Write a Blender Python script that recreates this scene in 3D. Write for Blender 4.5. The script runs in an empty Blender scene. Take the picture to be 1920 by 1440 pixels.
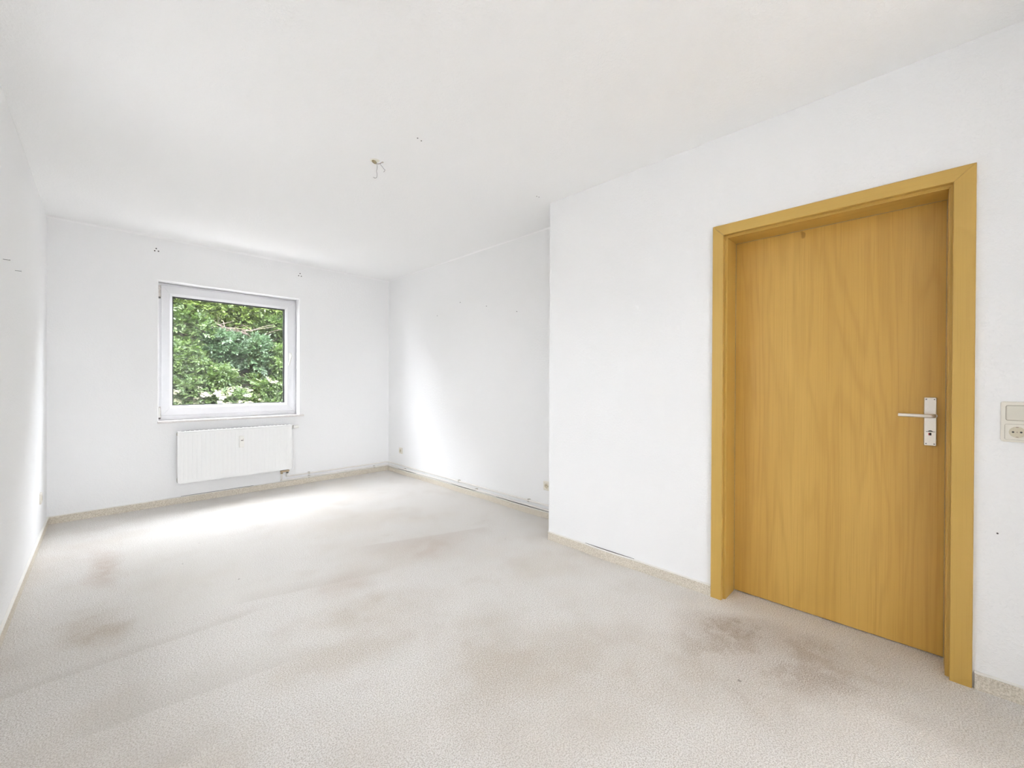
import bpy, bmesh, math, random
import numpy as np
from mathutils import Vector, Matrix

random.seed(7)
rng = np.random.default_rng(11)
S = bpy.context.scene
COL = S.collection

# ------------------------------------------------------------------ room measures (metres)
XL, XR, XP = -0.268, 2.8314, 2.4586        # left wall, recessed right wall, door wall
YF, YP, YN = 5.1673, 2.034, -3.8         # window wall, corner of the door wall, wall behind the camera
HC = 2.5656
AL = 0.0149                                # the left wall runs slightly out of square
def xleft(y): return XL + AL * (y - YF)

# ------------------------------------------------------------------ camera
F_PX, YAW, PITCH, ROLL = 779.43, math.radians(45.2561), math.radians(-0.2443), math.radians(0.2537)
fw = Vector((math.sin(YAW) * math.cos(PITCH), math.cos(YAW) * math.cos(PITCH), math.sin(PITCH)))
rt = Vector((math.cos(YAW), -math.sin(YAW), 0))
up = rt.cross(fw)
r2 = rt * math.cos(ROLL) + up * math.sin(ROLL)
u2 = -rt * math.sin(ROLL) + up * math.cos(ROLL)
cam = bpy.data.cameras.new('camera')
cam.sensor_width = 36.0
cam.lens = F_PX / 1920 * 36.0
cam.clip_start = 0.02
cam_o = bpy.data.objects.new('camera', cam)
COL.objects.link(cam_o)
m = Matrix((r2, u2, -fw)).transposed().to_4x4()
m.translation = Vector((0, 0, 1.2))
cam_o.matrix_world = m
S.camera = cam_o

# ------------------------------------------------------------------ world: bright overcast sky
SKY = 41.0
w = bpy.data.worlds.new('overcast_sky')
S.world = w
w.use_nodes = True
wn = w.node_tree.nodes
wn['Background'].inputs[0].default_value = (0.955, 0.97, 1.06, 1)
wl_ = w.node_tree.links
gen = wn.new('ShaderNodeTexCoord'); sep = wn.new('ShaderNodeSeparateXYZ')
wl_.new(gen.outputs['Generated'], sep.inputs[0])
cie = wn.new('ShaderNodeMath'); cie.operation = 'MULTIPLY_ADD'; cie.inputs[1].default_value = SKY * 2 / 3; cie.inputs[2].default_value = SKY / 3
pos = wn.new('ShaderNodeMath'); pos.operation = 'MAXIMUM'; pos.inputs[1].default_value = 0.0
wl_.new(sep.outputs[2], pos.inputs[0]); wl_.new(pos.outputs[0], cie.inputs[0])
wl_.new(cie.outputs[0], wn['Background'].inputs[1])          # overcast sky: three times as bright overhead as at the horizon

S.view_settings.view_transform = 'Standard'
S.view_settings.look = 'None'
S.view_settings.gamma = 1.0
S.view_settings.use_curve_mapping = False
S.view_settings.exposure = 0.05
S.cycles.max_bounces = 8
S.cycles.diffuse_bounces = 7
S.cycles.glossy_bounces = 3
S.cycles.transmission_bounces = 3
S.cycles.transparent_max_bounces = 12
S.cycles.use_denoising = True
S.cycles.use_adaptive_sampling = True
S.cycles.adaptive_threshold = 0.4
S.cycles.adaptive_min_samples = 16
S.cycles.caustics_reflective = False
S.cycles.caustics_refractive = False

def portal(name, loc, rot, sx, sy):        # sampling aid in a window opening; gives off no light of its own
    l = bpy.data.lights.new(name, 'AREA')
    l.shape = 'RECTANGLE'; l.size = sx; l.size_y = sy
    l.cycles.is_portal = True
    o = bpy.data.objects.new(name, l)
    o.location = loc; o.rotation_euler = rot
    COL.objects.link(o)

SW = (2.10, 2.78, 1.05, 1.97)              # unseen window added for fill daylight, left wall: y0, y1, z0, z1
BW = (-0.28, 1.20, 0.12, 2.42)             # unseen window added to light the near end, behind the camera: x0, x1, z0, z1
portal('daylight_portal', (1.067, YF + 0.22, 1.49), (math.radians(-90), 0, 0), 1.2, 1.3)
portal('daylight_portal', (xleft(2.4) - 0.24, (SW[0] + SW[1]) / 2, (SW[2] + SW[3]) / 2), (0, math.radians(-90), 0), SW[3] - SW[2], SW[1] - SW[0])
portal('daylight_portal', ((BW[0] + BW[1]) / 2, YN - 0.22, (BW[2] + BW[3]) / 2), (math.radians(90), 0, 0), BW[1] - BW[0], BW[3] - BW[2])

# ------------------------------------------------------------------ mesh helpers
def link(name, me, mat, parent=None):
    o = bpy.data.objects.new(name, me)
    COL.objects.link(o)
    if mat is not None and not me.materials:
        me.materials.append(mat)
    if parent is not None:
        o.parent = parent
    return o

def mesh_of(name, verts, faces, smooth=False):
    me = bpy.data.meshes.new(name)
    me.from_pydata([tuple(v) for v in verts], [], faces)
    bm = bmesh.new(); bm.from_mesh(me)
    bmesh.ops.recalc_face_normals(bm, faces=bm.faces)
    bm.to_mesh(me); bm.free()
    if smooth:
        me.shade_smooth()
    return me

def bevel(me, width, seg=2, angle=30):
    bm = bmesh.new(); bm.from_mesh(me)
    es = [e for e in bm.edges if len(e.link_faces) == 2 and e.calc_face_angle(0) > math.radians(angle)]
    bmesh.ops.bevel(bm, geom=es, offset=width, segments=seg, profile=0.5, affect='EDGES', clamp_overlap=True)
    bm.to_mesh(me); bm.free()
    return me

def box_me(name, x0, x1, y0, y1, z0, z1, bev=0, seg=2):
    v = [(x, y, z) for x in (x0, x1) for y in (y0, y1) for z in (z0, z1)]
    f = [(0, 1, 3, 2), (4, 6, 7, 5), (0, 4, 5, 1), (2, 3, 7, 6), (0, 2, 6, 4), (1, 5, 7, 3)]
    me = mesh_of(name, v, f)
    if bev: bevel(me, bev, seg)
    return me

def box(name, dims, mat, parent=None, bev=0, seg=2):
    return link(name, box_me(name, *dims, bev=bev, seg=seg), mat, parent)

def grid_wall(name, us, vs, holes, d0, d1, mp, mat):
    """slab with openings: us, vs are grid lines, holes a set of (i, j) cells left open; mp(u, v, d) -> xyz"""
    nu, nv = len(us), len(vs)
    verts, idx = [], {}
    for k, d in enumerate((d0, d1)):
        for i in range(nu):
            for j in range(nv):
                idx[i, j, k] = len(verts); verts.append(mp(us[i], vs[j], d))
    faces = []
    solid = lambda i, j: 0 <= i < nu - 1 and 0 <= j < nv - 1 and (i, j) not in holes
    for i in range(nu - 1):
        for j in range(nv - 1):
            if not solid(i, j): continue
            for k in (0, 1):
                faces.append((idx[i, j, k], idx[i + 1, j, k], idx[i + 1, j + 1, k], idx[i, j + 1, k]))
            for (di, dj), (a, b) in {(-1, 0): ((i, j), (i, j + 1)), (1, 0): ((i + 1, j), (i + 1, j + 1)),
                                     (0, -1): ((i, j), (i + 1, j)), (0, 1): ((i, j + 1), (i + 1, j + 1))}.items():
                if not solid(i + di, j + dj):
                    faces.append((idx[a[0], a[1], 0], idx[b[0], b[1], 0], idx[b[0], b[1], 1], idx[a[0], a[1], 1]))
    return link(name, mesh_of(name, verts, faces), mat)

def loops_me(name, loops, close_a=True, close_b=True, smooth=True, closed_path=False):
    n = len(loops[0])
    verts = [p for l in loops for p in l]
    faces = []
    L = len(loops)
    for k in range(L - 1 if not closed_path else L):
        a, b = k * n, ((k + 1) % L) * n
        for i in range(n):
            j = (i + 1) % n
            faces.append((a + i, a + j, b + j, b + i))
    if not closed_path:
        if close_a: faces.append(tuple(range(n)))
        if close_b: faces.append(tuple(range((L - 1) * n, L * n)))
    me = mesh_of(name, verts, faces)
    if smooth:
        me.shade_smooth()
        try: me.set_sharp_from_angle(angle=math.radians(40))
        except Exception: pass
    return me

def tube_me(name, pts, r, n=12, flat=1.0, flat_axis=None):
    pts = [Vector(p) for p in pts]
    loops = []
    prev = None
    for i, p in enumerate(pts):
        t = (pts[min(i + 1, len(pts) - 1)] - pts[max(i - 1, 0)]).normalized()
        if prev is None:
            a = Vector((0, 0, 1)) if abs(t.z) < 0.9 else Vector((1, 0, 0))
            if flat_axis is not None: a = Vector(flat_axis)
            nrm = (a - t * a.dot(t)).normalized()
        else:
            nrm = (prev - t * prev.dot(t)).normalized()
        prev = nrm
        bn = t.cross(nrm)
        rr = r[i] if isinstance(r, (list, tuple)) else r
        loops.append([p + nrm * (rr * math.cos(2 * math.pi * k / n)) + bn * (rr * flat * math.sin(2 * math.pi * k / n)) for k in range(n)])
    return loops_me(name, loops)

def rrect(w_, h_, r, n=32):
    """n points round a rounded rectangle, n/4 on each corner, so that loops of the same n can be bridged"""
    m_ = n // 4; out = []
    for c in range(4):
        cx = (w_ / 2 - r) * (1 if c in (0, 3) else -1); cy = (h_ / 2 - r) * (1 if c < 2 else -1)
        for j in range(m_):
            a = math.pi / 2 * (c + j / (m_ - 1))
            out.append((cx + r * math.cos(a), cy + r * math.sin(a)))
    return out

def circ(r, n=32): return [(r * math.cos(2 * math.pi * (k + 0.5) / n), r * math.sin(2 * math.pi * (k + 0.5) / n)) for k in range(n)]

def plate_me(name, stack, off=(0, 0)):
    """stack of (loop2d, out) -> closed surface; local frame: x right, z up, -y out of the wall"""
    return loops_me(name, [[(p[0] + off[0], -d, p[1] + off[1]) for p in lp] for lp, d in stack])

def smooth_path(ctrl, n=8):
    """Catmull-Rom through ctrl"""
    P = [Vector(c) for c in ctrl]
    P = [P[0] * 2 - P[1]] + P + [P[-1] * 2 - P[-2]]
    out = []
    for i in range(1, len(P) - 2):
        for k in range(n):
            t = k / n
            a, b, c, d = P[i - 1], P[i], P[i + 1], P[i + 2]
            out.append(0.5 * ((2 * b) + (c - a) * t + (2 * a - 5 * b + 4 * c - d) * t * t + (3 * b - a - 3 * c + d) * t ** 3))
    out.append(P[-2])
    return out

def member_me(name, side, outer, inner, profile, mp, gap=0.0004, sides4=True, bev=0.0):
    """one mitred piece of a rectangular frame. outer/inner = (u0, v0, u1, v1); profile = [(t, d)], t from outer (0) to inner (1)"""
    def corner(cu, cv, t):
        o = (outer[0] if cu == 0 else outer[2], outer[1] if cv == 0 else outer[3])
        i = (inner[0] if cu == 0 else inner[2], inner[1] if cv == 0 else inner[3])
        return [o[0] + (i[0] - o[0]) * t, o[1] + (i[1] - o[1]) * t]
    ends = {'left': ((0, 0), (0, 1)), 'right': ((1, 0), (1, 1)), 'bottom': ((0, 0), (1, 0)), 'top': ((0, 1), (1, 1))}[side]
    loops = []
    for e, (cu, cv) in enumerate(ends):
        lp = []
        for t, d in profile:
            c = corner(cu, cv, t)
            ax = 1 if side in ('left', 'right') else 0
            sg = 1 if c[ax] < (outer[ax] + outer[ax + 2]) / 2 else -1
            if not sides4 and cv == 0: c[1] = outer[1]
            else: c[ax] += sg * gap
            lp.append(mp(c[0], c[1], d))
        loops.append(lp)
    me = loops_me(name, loops, smooth=False)
    if bev: bevel(me, bev, 2, 50)
    return me

# ------------------------------------------------------------------ tagging
def tag(o, label, cat, group=None, kind=None):
    o['label'] = label; o['category'] = cat
    if group: o['group'] = group
    if kind: o['kind'] = kind
    return o

def empty(name, loc=(0, 0, 0), rz=0.0):
    o = bpy.data.objects.new(name, None)
    o.empty_display_size = 0.1
    COL.objects.link(o)
    o.location = loc; o.rotation_euler = (0, 0, rz)
    return o

# ------------------------------------------------------------------ materials
class NT:
    def __init__(self, name):
        self.mat = bpy.data.materials.new(name)
        self.mat.use_nodes = True
        self.t = self.mat.node_tree
        self.n = self.t.nodes
        self.b = self.n['Principled BSDF']
    def new(self, kind, **kw):
        x = self.n.new(kind)
        for k, v in kw.items(): setattr(x, k, v)
        return x
    def put(self, sock, v):
        if hasattr(v, 'is_output'): self.t.links.new(v, sock)
        else: sock.default_value = v
    def math(self, op, a, b=0.0, c=None, clamp=False):
        x = self.new('ShaderNodeMath', operation=op, use_clamp=clamp)
        self.put(x.inputs[0], a); self.put(x.inputs[1], b)
        if c is not None: self.put(x.inputs[2], c)
        return x.outputs[0]
    def sstep(self, v, a, b, lo=0.0, hi=1.0):
        x = self.new('ShaderNodeMapRange', interpolation_type='SMOOTHSTEP')
        self.put(x.inputs['Value'], v)
        x.inputs['From Min'].default_value = a; x.inputs['From Max'].default_value = b
        x.inputs['To Min'].default_value = lo; x.inputs['To Max'].default_value = hi
        return x.outputs[0]
    def mix(self, f, a, b):
        x = self.new('ShaderNodeMix', data_type='RGBA')
        self.put(x.inputs[0], f)
        for s, v in ((x.inputs[6], a), (x.inputs[7], b)):
            self.put(s, v if hasattr(v, 'is_output') else (*v, 1.0))
        return x.outputs[2]
    def noise(self, vec, scale, detail=2.0, rough=0.5, dist=0.0):
        x = self.new('ShaderNodeTexNoise')
        if vec is not None: self.put(x.inputs['Vector'], vec)
        x.inputs['Scale'].default_value = scale; x.inputs['Detail'].default_value = detail
        x.inputs['Roughness'].default_value = rough; x.inputs['Distortion'].default_value = dist
        return x.outputs['Fac']
    def coord(self):
        return self.new('ShaderNodeNewGeometry').outputs['Position']
    def scaled(self, vec, s, loc=(0, 0, 0)):
        x = self.new('ShaderNodeMapping')
        self.put(x.inputs['Vector'], vec)
        x.inputs['Scale'].default_value = s; x.inputs['Location'].default_value = loc
        return x.outputs[0]
    def xyz(self, vec):
        x = self.new('ShaderNodeSeparateXYZ'); self.put(x.inputs[0], vec); return x.outputs
    def bump(self, h, strength, dist):
        x = self.new('ShaderNodeBump')
        self.put(x.inputs['Height'], h)
        x.inputs['Strength'].default_value = strength; x.inputs['Distance'].default_value = dist
        self.t.links.new(x.outputs[0], self.b.inputs['Normal'])
    def color(self, c):
        self.put(self.b.inputs['Base Color'], c if hasattr(c, 'is_output') else (*c, 1.0))
    def rough(self, r): self.put(self.b.inputs['Roughness'], r)

def plain(name, col, rough=0.5, metal=0.0, var=0.04, scale=30.0, spec=0.5):
    k = NT(name)
    n = k.noise(k.coord(), scale, 1)
    k.color(k.mix(n, tuple(c * (1 - var) for c in col), tuple(min(1, c * (1 + var)) for c in col)))
    k.rough(rough)
    k.b.inputs['Metallic'].default_value = metal
    k.b.inputs['Specular IOR Level'].default_value = spec
    return k.mat

def woodchip(name, col, strength):
    k = NT(name)
    p = k.coord()
    k.color(col)
    chips = k.noise(p, 75, 2, 0.75, 0.3)
    k.bump(k.sstep(chips, 0.40, 0.72), strength, 0.002)
    k.rough(0.9)
    k.b.inputs['Specular IOR Level'].default_value = 0.2
    return k.mat

M = {}
WALLC = (0.90, 0.90, 0.90)
M['wall'] = woodchip('white_woodchip_wallpaper', WALLC, 0.32)
M['ceiling'] = woodchip('white_woodchip_ceiling', (0.94, 0.94, 0.937), 0.30)
M['reveal'] = plain('white_paint', (0.88, 0.885, 0.89), 0.6)
M['upvc'] = plain('white_window_plastic', (0.79, 0.79, 0.805), 0.28, var=0.02)
M['upvc_dirt'] = plain('grubby_window_plastic', (0.62, 0.58, 0.55), 0.5, var=0.35, scale=60)
M['gasket'] = plain('black_rubber_gasket', (0.03, 0.03, 0.035), 0.6)
M['sill'] = plain('pale_stone_sill', (0.72, 0.68, 0.66), 0.3, var=0.12, scale=45)
M['radiator'] = plain('white_radiator_enamel', (0.86, 0.86, 0.85), 0.3, var=0.01)
M['offwhite'] = plain('offwhite_plastic', (0.84, 0.83, 0.79), 0.35, var=0.02)
M['cream'] = plain('aged_cream_plastic', (0.80, 0.765, 0.68), 0.35, var=0.03)
M['cream_rocker'] = plain('cream_rocker_plastic', (0.71, 0.68, 0.59), 0.35, var=0.02)
M['cream_dish'] = plain('cream_socket_dish', (0.66, 0.60, 0.46), 0.4, var=0.04)
M['groove'] = plain('shadow_gap_plastic', (0.30, 0.26, 0.20), 0.7)
M['black'] = plain('black_plastic', (0.012, 0.011, 0.010), 0.6)
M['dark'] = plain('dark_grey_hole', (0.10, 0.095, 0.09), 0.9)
M['brass'] = plain('brass_fitting', (0.42, 0.33, 0.22), 0.35, metal=0.7, var=0.2)
M['chrome'] = plain('contact_metal', (0.45, 0.36, 0.28), 0.35, metal=0.8, var=0.2)
M['nickel'] = plain('brushed_aluminium', (0.80, 0.765, 0.70), 0.36, metal=0.75, var=0.05, scale=200)
M['screw'] = plain('dull_screw_metal', (0.16, 0.15, 0.14), 0.5, metal=0.6)
M['red'] = plain('red_indicator', (0.45, 0.03, 0.04), 0.4)
M['pipe'] = plain('painted_pipe', (0.86, 0.83, 0.79), 0.4, var=0.05, scale=12)
M['clip'] = plain('grey_pipe_clip', (0.52, 0.49, 0.43), 0.6, var=0.2)
M['lip'] = plain('skirting_plastic_lip', (0.84, 0.82, 0.77), 0.45, var=0.04)
M['sheath'] = plain('cable_sheath', (0.36, 0.31, 0.19), 0.6, var=0.3, scale=90)
M['plaster'] = plain('filler_plaster', (0.86, 0.84, 0.74), 0.9, var=0.04)
M['wire'] = plain('grey_wire_insulation', (0.46, 0.44, 0.44), 0.5)
M['wire2'] = plain('brown_wire_insulation', (0.33, 0.27, 0.25), 0.5)
M['steel'] = plain('nail_steel', (0.22, 0.22, 0.22), 0.4, metal=0.7)

def carpet_floor():
    k = NT('cream_carpet')
    p = k.coord()
    x, y, _ = k.xyz(p)
    warp = k.noise(p, 2.2, 2, 0.6)
    warp2 = k.noise(k.scaled(p, (1, 1, 1), (9.1, 3.7, 0)), 2.2, 2, 0.6)
    fx = k.math('ADD', x, k.math('MULTIPLY', k.math('SUBTRACT', warp, 0.5), 0.22))
    fy = k.math('ADD', y, k.math('MULTIPLY', k.math('SUBTRACT', warp2, 0.5), 0.22))
    # pile: small curls, part of their relief shading put into the colour
    fine = k.noise(p, 195, 2, 0.8)
    base = k.mix(k.sstep(fine, 0.38, 0.58), (0.675, 0.63, 0.575), (0.99, 0.96, 0.92))
    # broad traffic wear
    wear = k.sstep(k.noise(p, 0.9, 3, 0.62), 0.46, 0.66)
    base = k.mix(k.math('MULTIPLY', wear, 0.30), base, (0.72, 0.63, 0.52))
    blot = k.sstep(k.noise(k.scaled(p, (1, 1, 1), (4, 8, 0)), 3.4, 2, 0.6), 0.50, 0.72)
    base = k.mix(k.math('MULTIPLY', blot, 0.16), base, (0.60, 0.52, 0.43))
    dirt = k.sstep(fine, 0.35, 0.72, 1.25, 0.35)          # dirt sits deep in the pile
    grains = [k.sstep(k.noise(p, 5.0, 3, 0.7), 0.42, 0.62), k.sstep(k.noise(k.scaled(p, (1, 1, 1), (7, 5, 0)), 3.0, 2, 0.7), 0.42, 0.62)]
    def stain(base, cx, cy, rx, ry, col, amt, rot=0.0, grain=5.0, lo=0.42, hi=0.62):
        dx = k.math('SUBTRACT', fx, cx); dy = k.math('SUBTRACT', fy, cy)
        c, s = math.cos(rot), math.sin(rot)
        ux = k.math('ADD', k.math('MULTIPLY', dx, c / rx), k.math('MULTIPLY', dy, s / rx))
        uy = k.math('ADD', k.math('MULTIPLY', dx, -s / ry), k.math('MULTIPLY', dy, c / ry))
        d = k.math('SQRT', k.math('ADD', k.math('MULTIPLY', ux, ux), k.math('MULTIPLY', uy, uy)))
        msk = k.sstep(d, 0.15, 1.0, 1.0, 0.0)
        g = grains[0] if grain >= 4 else grains[1]
        return k.mix(k.math('MULTIPLY', k.math('MULTIPLY', msk, k.math('ADD', k.math('MULTIPLY', g, 0.5), 0.5)), k.math('MULTIPLY', dirt, amt)), base, col)
    brown = (0.36, 0.265, 0.175); tan = (0.52, 0.42, 0.305); pink = (0.60, 0.475, 0.39)
    # dark foot traffic in front of the door
    base = stain(base, 2.24, 0.56, 0.46, 0.22, brown, 0.80, 2.0)
    base = stain(base, 2.10, 0.36, 0.42, 0.26, brown, 0.62, 1.9, 6)
    base = stain(base, 1.93, 0.60, 0.46, 0.30, brown, 0.50, 0.6, 4)
    base = stain(base, 2.30, 0.25, 0.20, 0.30, tan, 0.50, 0, 6)
    base = stain(base, 1.55, 0.95, 0.70, 0.40, tan, 0.42, 2.3, 3)
    # worn patches at the left wall and mid-room
    base = stain(base, 0.05, 3.75, 0.13, 0.55, pink, 0.70, 0.05, 4)
    base = stain(base, 0.00, 2.85, 0.16, 0.30, tan, 0.70, 0.1, 4)
    base = stain(base, 1.72, 2.55, 0.48, 0.30, pink, 0.50, -0.3, 3)
    base = stain(base, 1.05, 2.05, 0.55, 0.25, tan, 0.45, -0.3, 3)
    base = stain(base, 0.82, 1.80, 0.50, 0.22, tan, 0.38, -0.2, 3)
    base = stain(base, 1.20, 1.35, 0.55, 0.35, tan, 0.42, 0.8, 3)
    base = stain(base, 1.05, 2.45, 0.30, 0.25, pink, 0.35, 0.2, 3)
    # clean rectangle where furniture stood
    a = k.math('MULTIPLY', k.sstep(x, 0.150, 0.165), k.sstep(x, 0.45, 1.1, 1, 0))
    a = k.math('MULTIPLY', a, k.math('MULTIPLY', k.sstep(k.math('ADD', y, k.math('MULTIPLY', x, 0.2)), 2.715, 2.735), k.sstep(y, 4.2, 4.7, 1, 0)))
    base = k.mix(k.math('MULTIPLY', a, 0.42), base, (0.87, 0.84, 0.785))
    # seams and brushed edges in the pile: a faint tone step beside a line
    def edge(base, ax, ay, bx, by, wdt, col, amt):
        L = math.hypot(bx - ax, by - ay); tx, ty = (bx - ax) / L, (by - ay) / L
        dx = k.math('SUBTRACT', x, ax); dy = k.math('SUBTRACT', y, ay)
        al = k.math('ADD', k.math('MULTIPLY', dx, tx), k.math('MULTIPLY', dy, ty))
        sd = k.math('ADD', k.math('MULTIPLY', dx, -ty), k.math('MULTIPLY', dy, tx))
        sd = k.math('ADD', sd, k.math('MULTIPLY', k.math('SUBTRACT', warp, 0.5), 0.05))
        mk = k.math('MULTIPLY', k.sstep(sd, 0.0, 0.012), k.sstep(sd, 0.02, wdt, 1, 0))
        mk = k.math('MULTIPLY', mk, k.math('MULTIPLY', k.sstep(al, 0, 0.12), k.sstep(al, L - 0.25, L, 1, 0)))
        return k.mix(k.math('MULTIPLY', mk, amt), base, col)
    base = edge(base, -0.35, 2.44, 0.75, 2.46, 0.10, (0.58, 0.53, 0.46), 0.20)
    base = edge(base, -0.1, 2.00, 0.75, 1.90, 0.28, (0.62, 0.58, 0.51), 0.24)
    base = edge(base, -0.2, 1.62, 0.5, 1.66, 0.22, (0.64, 0.60, 0.54), 0.2)
    base = edge(base, 0.5, 2.62, 1.5, 2.35, 0.20, (0.62, 0.56, 0.49), 0.2)
    base = edge(base, 2.35, 2.55, 1.25, 2.95, 0.25, (0.64, 0.55, 0.48), 0.28)
    # specks of dirt
    sp = k.sstep(k.noise(k.scaled(p, (1, 1, 1), (2, 5, 0)), 28, 1, 0.4), 0.80, 0.84)
    base = k.mix(k.math('MULTIPLY', sp, 0.7), base, (0.25, 0.2, 0.16))
    k.color(base)
    k.bump(fine, 0.75, 0.012)
    k.rough(1.0)
    k.b.inputs['Specular IOR Level'].default_value = 0.1
    k.b.inputs['Sheen Weight'].default_value = 0.15
    return k.mat
M['carpet'] = carpet_floor()

def carpet_strip():
    k = NT('carpet_skirting_strip')
    p = k.coord()
    f = k.noise(p, 170, 3, 0.65, 0.8)
    base = k.mix(k.sstep(f, 0.38, 0.62), (0.62, 0.555, 0.45), (0.86, 0.80, 0.70))
    k.color(base); k.bump(f, 0.6, 0.008); k.rough(1.0)
    return k.mat
M['strip'] = carpet_strip()

def wood(name, c_dark, c_mid, c_light, grain, horizontal=False, figure=1.0, rough=0.42):
    k = NT(name)
    p = k.coord()
    if horizontal: across, along = (4.0, 0.45, 6.5), (30, 2.2, 300)
    else: across, along = (4.0, 5.5, 0.42), (30, 260, 2.6)
    n1 = k.noise(k.scaled(p, across), 1.0, 3, 0.45, 0.35)
    lines = k.math('SINE', k.math('MULTIPLY', n1, 62.0 * grain))
    lines = k.math('ADD', k.math('MULTIPLY', lines, 0.5), 0.5)
    fibre = k.noise(k.scaled(p, along), 1.0, 3, 0.6)
    broad = k.noise(k.scaled(p, tuple(v * 0.55 for v in across), (3, 1, 7)), 1.0, 3, 0.5)
    c = k.mix(k.sstep(broad, 0.35, 0.65), c_mid, c_light)
    c = k.mix(k.math('MULTIPLY', k.math('POWER', lines, 2.2), 0.22 * figure), c, c_dark)
    c = k.mix(k.math('MULTIPLY', k.sstep(fibre, 0.48, 0.7), 0.30), c, c_dark)
    knots = k.sstep(k.noise(k.scaled(p, (8, 8, 6), (1.3, 2.2, 0)), 1.6, 2, 0.5), 0.76, 0.80)
    c = k.mix(k.math('MULTIPLY', knots, 0.55 * figure), c, tuple(v * 0.5 for v in c_dark))
    k.color(c)
    k.bump(fibre, 0.08, 0.001)
    k.rough(rough)
    return k.mat
M['veneer'] = wood('oak_veneer', (0.43, 0.23, 0.040), (0.60, 0.358, 0.078), (0.67, 0.42, 0.103), 1.0)
M['casing_v'] = wood('yellow_oak_casing', (0.47, 0.285, 0.056), (0.575, 0.365, 0.085), (0.63, 0.415, 0.105), 0.7, figure=0.35)
M['casing_h'] = wood('yellow_oak_casing_head', (0.47, 0.285, 0.056), (0.575, 0.365, 0.085), (0.63, 0.415, 0.105), 0.7, horizontal=True, figure=0.35)

def glass():
    k = NT('window_glass')
    k.n.remove(k.b)
    tr = k.new('ShaderNodeBsdfTransparent'); tr.inputs[0].default_value = (0.97, 0.985, 0.975, 1)
    gl = k.new('ShaderNodeBsdfGlossy'); gl.inputs['Roughness'].default_value = 0.02
    lw = k.new('ShaderNodeLayerWeight'); lw.inputs[0].default_value = 0.5
    fr = k.math('ADD', k.math('MULTIPLY', k.math('POWER', lw.outputs['Facing'], 5.0), 0.8), 0.025)      # reflectance of one face
    haze = k.noise(k.coord(), 4.0, 4)
    df = k.new('ShaderNodeBsdfDiffuse'); df.inputs[0].default_value = (0.85, 0.85, 0.83, 1)
    mx = k.new('ShaderNodeMixShader'); k.put(mx.inputs[0], fr)
    k.t.links.new(tr.outputs[0], mx.inputs[1]); k.t.links.new(gl.outputs[0], mx.inputs[2])
    m2 = k.new('ShaderNodeMixShader'); k.put(m2.inputs[0], k.math('MULTIPLY', haze, 0.05))     # pale film mixed in to haze the view
    k.t.links.new(mx.outputs[0], m2.inputs[1]); k.t.links.new(df.outputs[0], m2.inputs[2])
    k.t.links.new(m2.outputs[0], k.n['Material Output'].inputs[0])
    return k.mat
M['glass'] = glass()

def leafmat(name, a, b, trans=0.35):
    k = NT(name)
    c = k.mix(k.sstep(k.noise(k.coord(), 9.0, 2, 0.85), 0.34, 0.66), a, b)
    k.color(c); k.rough(0.5)
    tl = k.new('ShaderNodeBsdfTranslucent'); k.put(tl.inputs[0], c)
    mx = k.new('ShaderNodeMixShader'); mx.inputs[0].default_value = trans
    k.t.links.new(k.b.outputs[0], mx.inputs[1]); k.t.links.new(tl.outputs[0], mx.inputs[2])
    k.t.links.new(mx.outputs[0], k.n['Material Output'].inputs[0])
    return k.mat
M['leaf_yellow'] = leafmat('yellow_green_leaf', (0.0408, 0.0696, 0.0084), (0.102, 0.1464, 0.024))
M['leaf_mid'] = leafmat('mid_green_leaf', (0.0264, 0.0528, 0.0096), (0.072, 0.114, 0.0252))
M['leaf_blue'] = leafmat('blue_green_leaf', (0.024, 0.0516, 0.0204), (0.0672, 0.1128, 0.0492))
M['blossom'] = leafmat('cream_blossom', (0.15, 0.148, 0.085), (0.27, 0.265, 0.175), 0.3)
M['bark'] = plain('twig_bark', (0.07, 0.05, 0.042), 0.9, var=0.3)
M['bare'] = plain('dry_bramble_bark', (0.1275, 0.093, 0.078), 0.9, var=0.3)
M['earth'] = plain('leaf_litter_earth', (0.040, 0.036, 0.026), 1.0, var=0.5, scale=7)
M['grass'] = plain('gravel_ground', (0.20, 0.19, 0.18), 1.0, var=0.4, scale=5)

# ================================================================== THE SETTING
fl = box('floor', (XL - 0.30, 3.0, YN - 0.2, YF + 0.2, -0.2, 0.0), M['carpet'])
tag(fl, 'cream wall to wall carpet with brown stains and worn patches', 'carpet floor', kind='structure')
ce = box('ceiling', (XL - 0.30, 3.0, YN - 0.2, YF + 0.3, HC, HC + 0.2), M['ceiling'])
tag(ce, 'plain white woodchip papered ceiling', 'ceiling', kind='structure')

# far wall with the window opening
WX0, WX1, WZ0, WZ1 = 0.441, 1.693, 0.800, 2.156
wb = grid_wall('wall_back', [XL - 0.3, WX0, WX1, 3.0], [0, WZ0, WZ1, HC], {(1, 1)}, YF, YF + 0.30,
               lambda u, v, d: (u, d, v), M['wall'])
tag(wb, 'white far wall around the window above the radiator', 'wall', kind='structure')
bm = bmesh.new(); bm.from_mesh(wb.data)                # soft plaster edge round the window opening
es = [e for e in bm.edges if all(abs(v.co.y - YF) < 1e-4 for v in e.verts) and
      all(WX0 - 1e-3 <= v.co.x <= WX1 + 1e-3 and WZ0 - 1e-3 <= v.co.z <= WZ1 + 1e-3 for v in e.verts)]
bmesh.ops.bevel(bm, geom=es, offset=0.007, segments=3, profile=0.5, affect='EDGES'); bm.to_mesh(wb.data); bm.free()

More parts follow.
